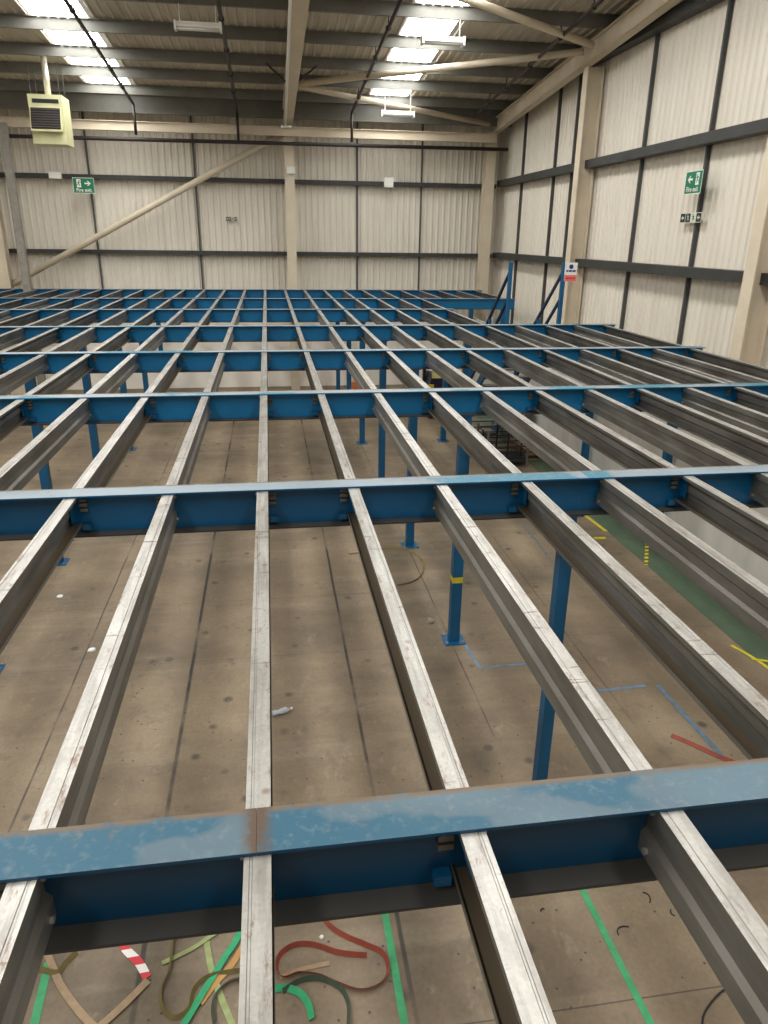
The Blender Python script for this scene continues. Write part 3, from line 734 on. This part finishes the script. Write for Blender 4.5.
# ------------------------------------------------------------------ floor markings and litter
def smooth_path(pts, n=8):
    P = [Vector(p) for p in pts]; out = []
    for i in range(len(P) - 1):
        a, b, c, d = P[max(i - 1, 0)], P[i], P[i + 1], P[min(i + 2, len(P) - 1)]
        for k in range(n):
            t = k / n
            out.append(.5 * ((2 * b) + (c - a) * t + (2 * a - 5 * b + 4 * c - d) * t * t + (3 * b - a - 3 * c + d) * t ** 3))
    out.append(P[-1]); return out
def ribbon(name, pts, w, mat, label, cat, group=None, tilt=0.0, z=.004, curve=True, thick=.003, lift=0.0):
    P = smooth_path(pts) if curve else [Vector(p) for p in pts]; o0 = P[0].copy(); vs = []; n = len(P); acc = 0
    for i, p in enumerate(P):
        d = (P[min(i + 1, n - 1)] - P[max(i - 1, 0)]); d.normalize(); nr = Vector((-d.y, d.x))
        a = tilt; cw = Vector((nr.x * math.cos(a), nr.y * math.cos(a), math.sin(a))) * w / 2; nn = Vector((-nr.x * math.sin(a), -nr.y * math.sin(a), math.cos(a))) * thick / 2
        base = Vector((p.x - o0.x, p.y - o0.y, abs(math.sin(a)) * w / 2 + z + lift * math.sin(math.pi * i / max(1, n - 1))))
        for s1, s2 in ((-1, -1), (1, -1), (1, 1), (-1, 1)): vs.append(base + cw * s1 + nn * s2)
    fs = [(3, 2, 1, 0), tuple(range(4 * n - 4, 4 * n))]
    for i in range(n - 1): fs += [(4 * i + k, 4 * i + (k + 1) % 4, 4 * i + 4 + (k + 1) % 4, 4 * i + 4 + k) for k in range(4)]
    o = MB().add(vs, fs).build(name, M[mat], None, (o0.x, o0.y, F))
    return tag(o, label, cat, group)
ft = 'floor marking tapes'
ribbon('floor_tape', [(.71, 3.0), (.71, 4.6)], .055, 'green_tape', 'straight green floor tape right of the red strap loop', 'tape', ft, 0, .002, False, .002)
ribbon('floor_tape', [(2.38, 2.8), (2.34, 4.7)], .055, 'green_tape', 'straight green floor tape at bottom right of picture', 'tape', ft, 0, .002, False, .002)
ribbon('floor_tape', [(-1.74, 3.3), (-1.79, 4.14)], .06, 'green_tape', 'short green floor tape at bottom left beside front left joist', 'tape', ft, 0, .002, False, .002)
ribbon('floor_tape', [(2.36, 8.1), (2.41, 7.51), (3.05, 7.52)], .05, 'blue_tape', 'faded blue L-shaped floor tape at foot of yellow banded post', 'tape', ft, 0, .002, False, .002)
ribbon('floor_tape', [(3.55, 6.85), (4.28, 6.87)], .05, 'blue_tape', 'faded blue floor tape running across, below third right joist', 'tape', ft, 0, .002, False, .002)
ribbon('floor_tape', [(4.43, 6.87), (4.46, 5.5)], .06, 'blue_tape', 'faded blue floor tape running lengthwise between two right joists', 'tape', ft, 0, .002, False, .002)
ribbon('floor_tape', [(4.54, 12.2), (4.46, 10.0)], .05, 'blue_faint', 'faint blue floor tape lengthwise just past second beam', 'tape', ft, 0, .002, False, .002)
ribbon('floor_tape', [(5.88, 12.4), (5.94, 11.6)], .07, 'yellow', 'yellow floor tape along edge of the green walkway', 'tape', ft, 0, .005, False, .002)
ribbon('floor_tape', [(5.58, 11.32), (5.80, 11.31)], .09, 'yellow', 'short yellow floor tape crosswise just left of green walkway', 'tape', ft, 0, .002, False, .002)
ribbon('floor_tape', [(6.45, 11.04), (5.96, 10.12)], .06, 'byt', 'yellow and black hatched tape lying across the green walkway', 'tape', ft, 0, .005, False, .002)
ribbon('floor_tape', [(5.86, 7.6), (5.98, 7.2), (6.02, 6.7)], .05, 'yellow', 'yellow tape at edge of green walkway by right picture edge', 'tape', ft, 0, .005, True, .002)
ribbon('floor_tape', [(5.92, 7.25), (6.14, 7.15)], .05, 'yellow', 'short yellow tape crossing walkway edge at right picture edge', 'tape', ft, 0, .009, False, .002)
sg = 'loose webbing straps on the floor'
ribbon('webbing_strap', [(.12, 4.42), (.26, 4.15), (.38, 4.03), (.52, 3.94), (.64, 3.85), (.66, 3.72), (.59, 3.63), (.45, 3.6), (.3, 3.67), (.17, 3.75), (.02, 3.79), (-.09, 3.77), (-.14, 3.84), (-.11, 3.95), (0, 4.01), (.14, 3.99), (.32, 3.9), (.52, 3.85)], .042, 'red', 'red webbing strap in a looping curl on the floor', 'strap', sg, R(62))
ribbon('webbing_strap', [(-.36, 4.42), (-.43, 4.14), (-.52, 3.98), (-.64, 3.76), (-.80, 3.46)], .055, 'gstrap', 'bright green webbing strap lying straight left of the front middle joist', 'strap', sg, R(12), .012)
ribbon('webbing_strap', [(-.34, 4.16), (-.42, 4.0), (-.49, 3.89), (-.58, 3.79), (-.67, 3.66)], .045, 'orange', 'orange webbing strap lying straight beside the bright green one', 'strap', sg, R(-10), .008)
ribbon('webbing_strap', [(-1.86, 4.24), (-1.79, 4.16), (-1.66, 3.94), (-1.48, 3.72), (-1.34, 3.58)], .05, 'tan', 'tan webbing strap running down right from front left joist', 'strap', sg, R(10), .006)
ribbon('webbing_strap', [(-1.05, 3.88), (-1.18, 3.73), (-1.34, 3.57)], .05, 'tan', 'short tan webbing strap below the red and white tape', 'strap', sg, R(-10), .014)
ribbon('webbing_strap', [(-1.84, 4.08), (-1.70, 4.03), (-1.66, 4.10), (-1.60, 4.18)], .04, 'olive', 'short olive strap curl at top of the tan strap', 'strap', sg, R(50), .004)
ribbon('webbing_strap', [(-.90, 4.42), (-.91, 4.15), (-.91, 3.95), (-.95, 3.8), (-.92, 3.66), (-.83, 3.58), (-.74, 3.63), (-.72, 3.76), (-.64, 3.84), (-.50, 3.86), (-.34, 3.86)], .036, 'olive', 'olive webbing strap curling into a loop on the floor', 'strap', sg, R(58), .006)
ribbon('webbing_strap', [(-.58, 4.22), (-.64, 4.18), (-.78, 4.09), (-.97, 4.01)], .04, 'palegreen', 'pale green webbing strap lying crosswise under the front beam', 'strap', sg, R(8), .004)
ribbon('webbing_strap', [(-.66, 4.14), (-.62, 3.95), (-.55, 3.74), (-.44, 3.48)], .045, 'palegreen', 'pale green webbing strap end right of the olive loop', 'strap', sg, R(6), .004)
ribbon('webbing_strap', [(-.34, 3.80), (-.47, 3.80), (-.56, 3.72), (-.58, 3.62), (-.56, 3.50)], .04, 'dstrap', 'dark green webbing strap curling left of the front middle joist', 'strap', sg, R(55), .006)
ribbon('webbing_strap', [(-.10, 3.66), (.02, 3.72), (.16, 3.72), (.29, 3.64), (.345, 3.52), (.33, 3.36)], .04, 'dstrap', 'dark webbing strap arching below the red loop', 'strap', sg, R(60), .006)
ribbon('webbing_strap', [(-.22, 3.68), (-.10, 3.69), (.01, 3.64), (.07, 3.55), (.09, 3.44)], .05, 'gstrap', 'green webbing strap curl right of the front middle joist', 'strap', sg, R(30), .006)
ribbon('webbing_strap', [(-.12, 3.78), (.04, 3.82), (.24, 3.84)], .035, 'tan', 'pale tan strap piece lying inside the red loop', 'strap', sg, R(5), .003)
ribbon('barrier_tape', [(-1.30, 4.26), (-1.25, 4.16), (-1.14, 4.04), (-1.06, 3.91)], .06, 'hazard', 'red and white striped barrier tape on the floor', 'tape', None, R(6), .004)
ribbon('webbing_strap', [(1.45, 11.15), (1.83, 11.30), (2.13, 11.25), (2.32, 10.78), (2.24, 10.28), (2.02, 9.98), (1.78, 9.90)], .035, 'ystrap', 'yellowish strap in an open arc on floor past second beam', 'strap', sg, R(35), .004)
ribbon('webbing_strap', [(4.10, 5.95), (4.22, 5.82), (4.44, 5.54), (4.7, 5.3)], .06, 'red', 'short red strap on floor behind front beam at right', 'strap', sg, R(10), .004)
o = MB(); pp = smooth_path([(2.66, 2.9), (2.75, 3.08), (2.92, 3.2), (3.06, 3.26)], 5)
for a, c in zip(pp[:-1], pp[1:]): o.tube((a.x - 2.66, a.y - 2.9, .008), (c.x - 2.66, c.y - 2.9, .008), .007, 6)
tag(o.build('loose_cable', M['cable'], None, (2.66, 2.9, F)), 'thin black cable end on the floor at bottom right', 'cable', 'black wire scraps')
for (x, y, r, s, lab) in ((2.46, 3.76, .25, .15, 'short bent black wire on floor crossing right green tape'), (2.98, 3.86, 1.4, .07, 'tiny curl of black wire right of right green tape'), (2.83, 4.10, -1.7, .12, 'small hooked black wire left of front right joist'), (1.94, 4.04, .4, .05, 'tiny black hook of wire on floor left of right green tape')):
    mb = MB(); q = [Vector((s * (.5 - math.cos(t * 2.2) * .5), s * .35 * math.sin(t * 2.6), .006)) for t in [i / 8 for i in range(9)]]
    for a, c in zip(q[:-1], q[1:]): mb.tube(a, c, .005, 6)
    tag(mb.build('wire_scrap', M['cable'], None, (x, y, F), (0, 0, r)), lab, 'wire', 'black wire scraps')
root = empty('plastic_bottle', (-.04, 6.90, F + .036), 'crushed clear plastic bottle lying on floor right of middle joist', 'bottle', None, (0, R(90), R(18)))
prof = [(0, -.11), (.030, -.11), (.035, -.09), (.028, -.04), (.034, -.01), (.033, .05), (.014, .085), (.013, .105)]
mb = MB(); vs = [(r * math.cos(a * math.pi / 7) * (1 if i % 3 else .8), r * math.sin(a * math.pi / 7), z) for i, (r, z) in enumerate(prof) for a in range(14)]
mb.add(vs, [(i * 14 + a, i * 14 + (a + 1) % 14, (i + 1) * 14 + (a + 1) % 14, (i + 1) * 14 + a) for i in range(len(prof) - 1) for a in range(14)]).build('bottle_body', M['clear'], root, smooth=True)
MB().tube((0, 0, .100), (0, 0, .122), .015, 12).build('cap', M['white'], root, smooth=True)
def lump(name, x, y, r, mat, lab, cat, fl=.5):
    mb = MB(); n = 7; vs = []; fs = []
    for i in range(4):
        for a in range(n):
            th = i / 3 * math.pi / 2; q = r * math.cos(th) * random.uniform(.75, 1.1)
            vs.append((q * math.cos(a * 2 * math.pi / n), q * math.sin(a * 2 * math.pi / n), .002 + r * fl * math.sin(th) * 1.2))
    for i in range(3): fs += [(i * n + a, i * n + (a + 1) % n, (i + 1) * n + (a + 1) % n, (i + 1) * n + a) for a in range(n)]
    fs.append(tuple(range(3 * n, 4 * n))); fs.append(tuple(reversed(range(n))))
    tag(mb.add(vs, fs).build(name, M[mat], None, (x, y, F)), lab, cat)
lump('rubble_lump', 2.03, 8.72, .07, 'stone', 'small grey lump of rubble left of the yellow banded post', 'rubble', .7)
lump('paper_scrap', -2.42, 8.55, .06, 'paper', 'crumpled white paper scrap on floor at left', 'paper', .4)
lump('paper_scrap', -3.2, 10.15, .05, 'paper', 'tiny white scrap on floor right of left post base', 'paper', .4)
lump('rubble_lump', .20, 4.06, .02, 'paper', 'tiny white crumb on floor inside the red strap loop', 'rubble', .6)
o = MB().box(-.16, -.035, 0, .16, .035, .025).build('timber_offcut', M['tan'], None, (1.32, 11.2, F), (0, 0, .25)); tag(o, 'small tan timber offcut on floor just past second beam', 'timber')
o = MB().box(-.10, -.03, 0, .10, .03, .02).build('timber_offcut', M['timber'], None, (6.55, 8.25, F + .004), (0, 0, .4)); tag(o, 'small timber offcut lying on the green walkway', 'timber')

# ------------------------------------------------------------------ light and camera
w = bpy.data.worlds.new('overcast'); bpy.context.scene.world = w; w.use_nodes = True
bg = w.node_tree.nodes['Background']; bg.inputs['Color'].default_value = (1, .95, .88, 1); bg.inputs['Strength'].default_value = 0.35
cd = bpy.data.cameras.new('camera'); cam = bpy.data.objects.new('camera', cd); C.objects.link(cam)
cam.location = (0, 0, 1.65)
f_px = 728.5; cd.sensor_fit = 'VERTICAL'; cd.sensor_height = 36.0; cd.lens = 36.0 * f_px / 1024; cd.clip_start = .05; cd.clip_end = 200
p, yaw, roll = .3614, .1553, -.0138
fwd = Vector((math.sin(yaw) * math.cos(p), math.cos(yaw) * math.cos(p), -math.sin(p))); right = Vector((math.cos(yaw), -math.sin(yaw), 0)); down = fwd.cross(right)
r_ = right * math.cos(roll) + down * math.sin(roll); d_ = -right * math.sin(roll) + down * math.cos(roll)
m3 = Matrix((r_, -d_, -fwd)).transposed(); cam.rotation_euler = m3.to_euler()
sc = bpy.context.scene; sc.camera = cam
sc.view_settings.view_transform = 'Standard'; sc.view_settings.look = 'None'; sc.view_settings.exposure = 0.0
sc.cycles.max_bounces = 8; sc.cycles.diffuse_bounces = 5
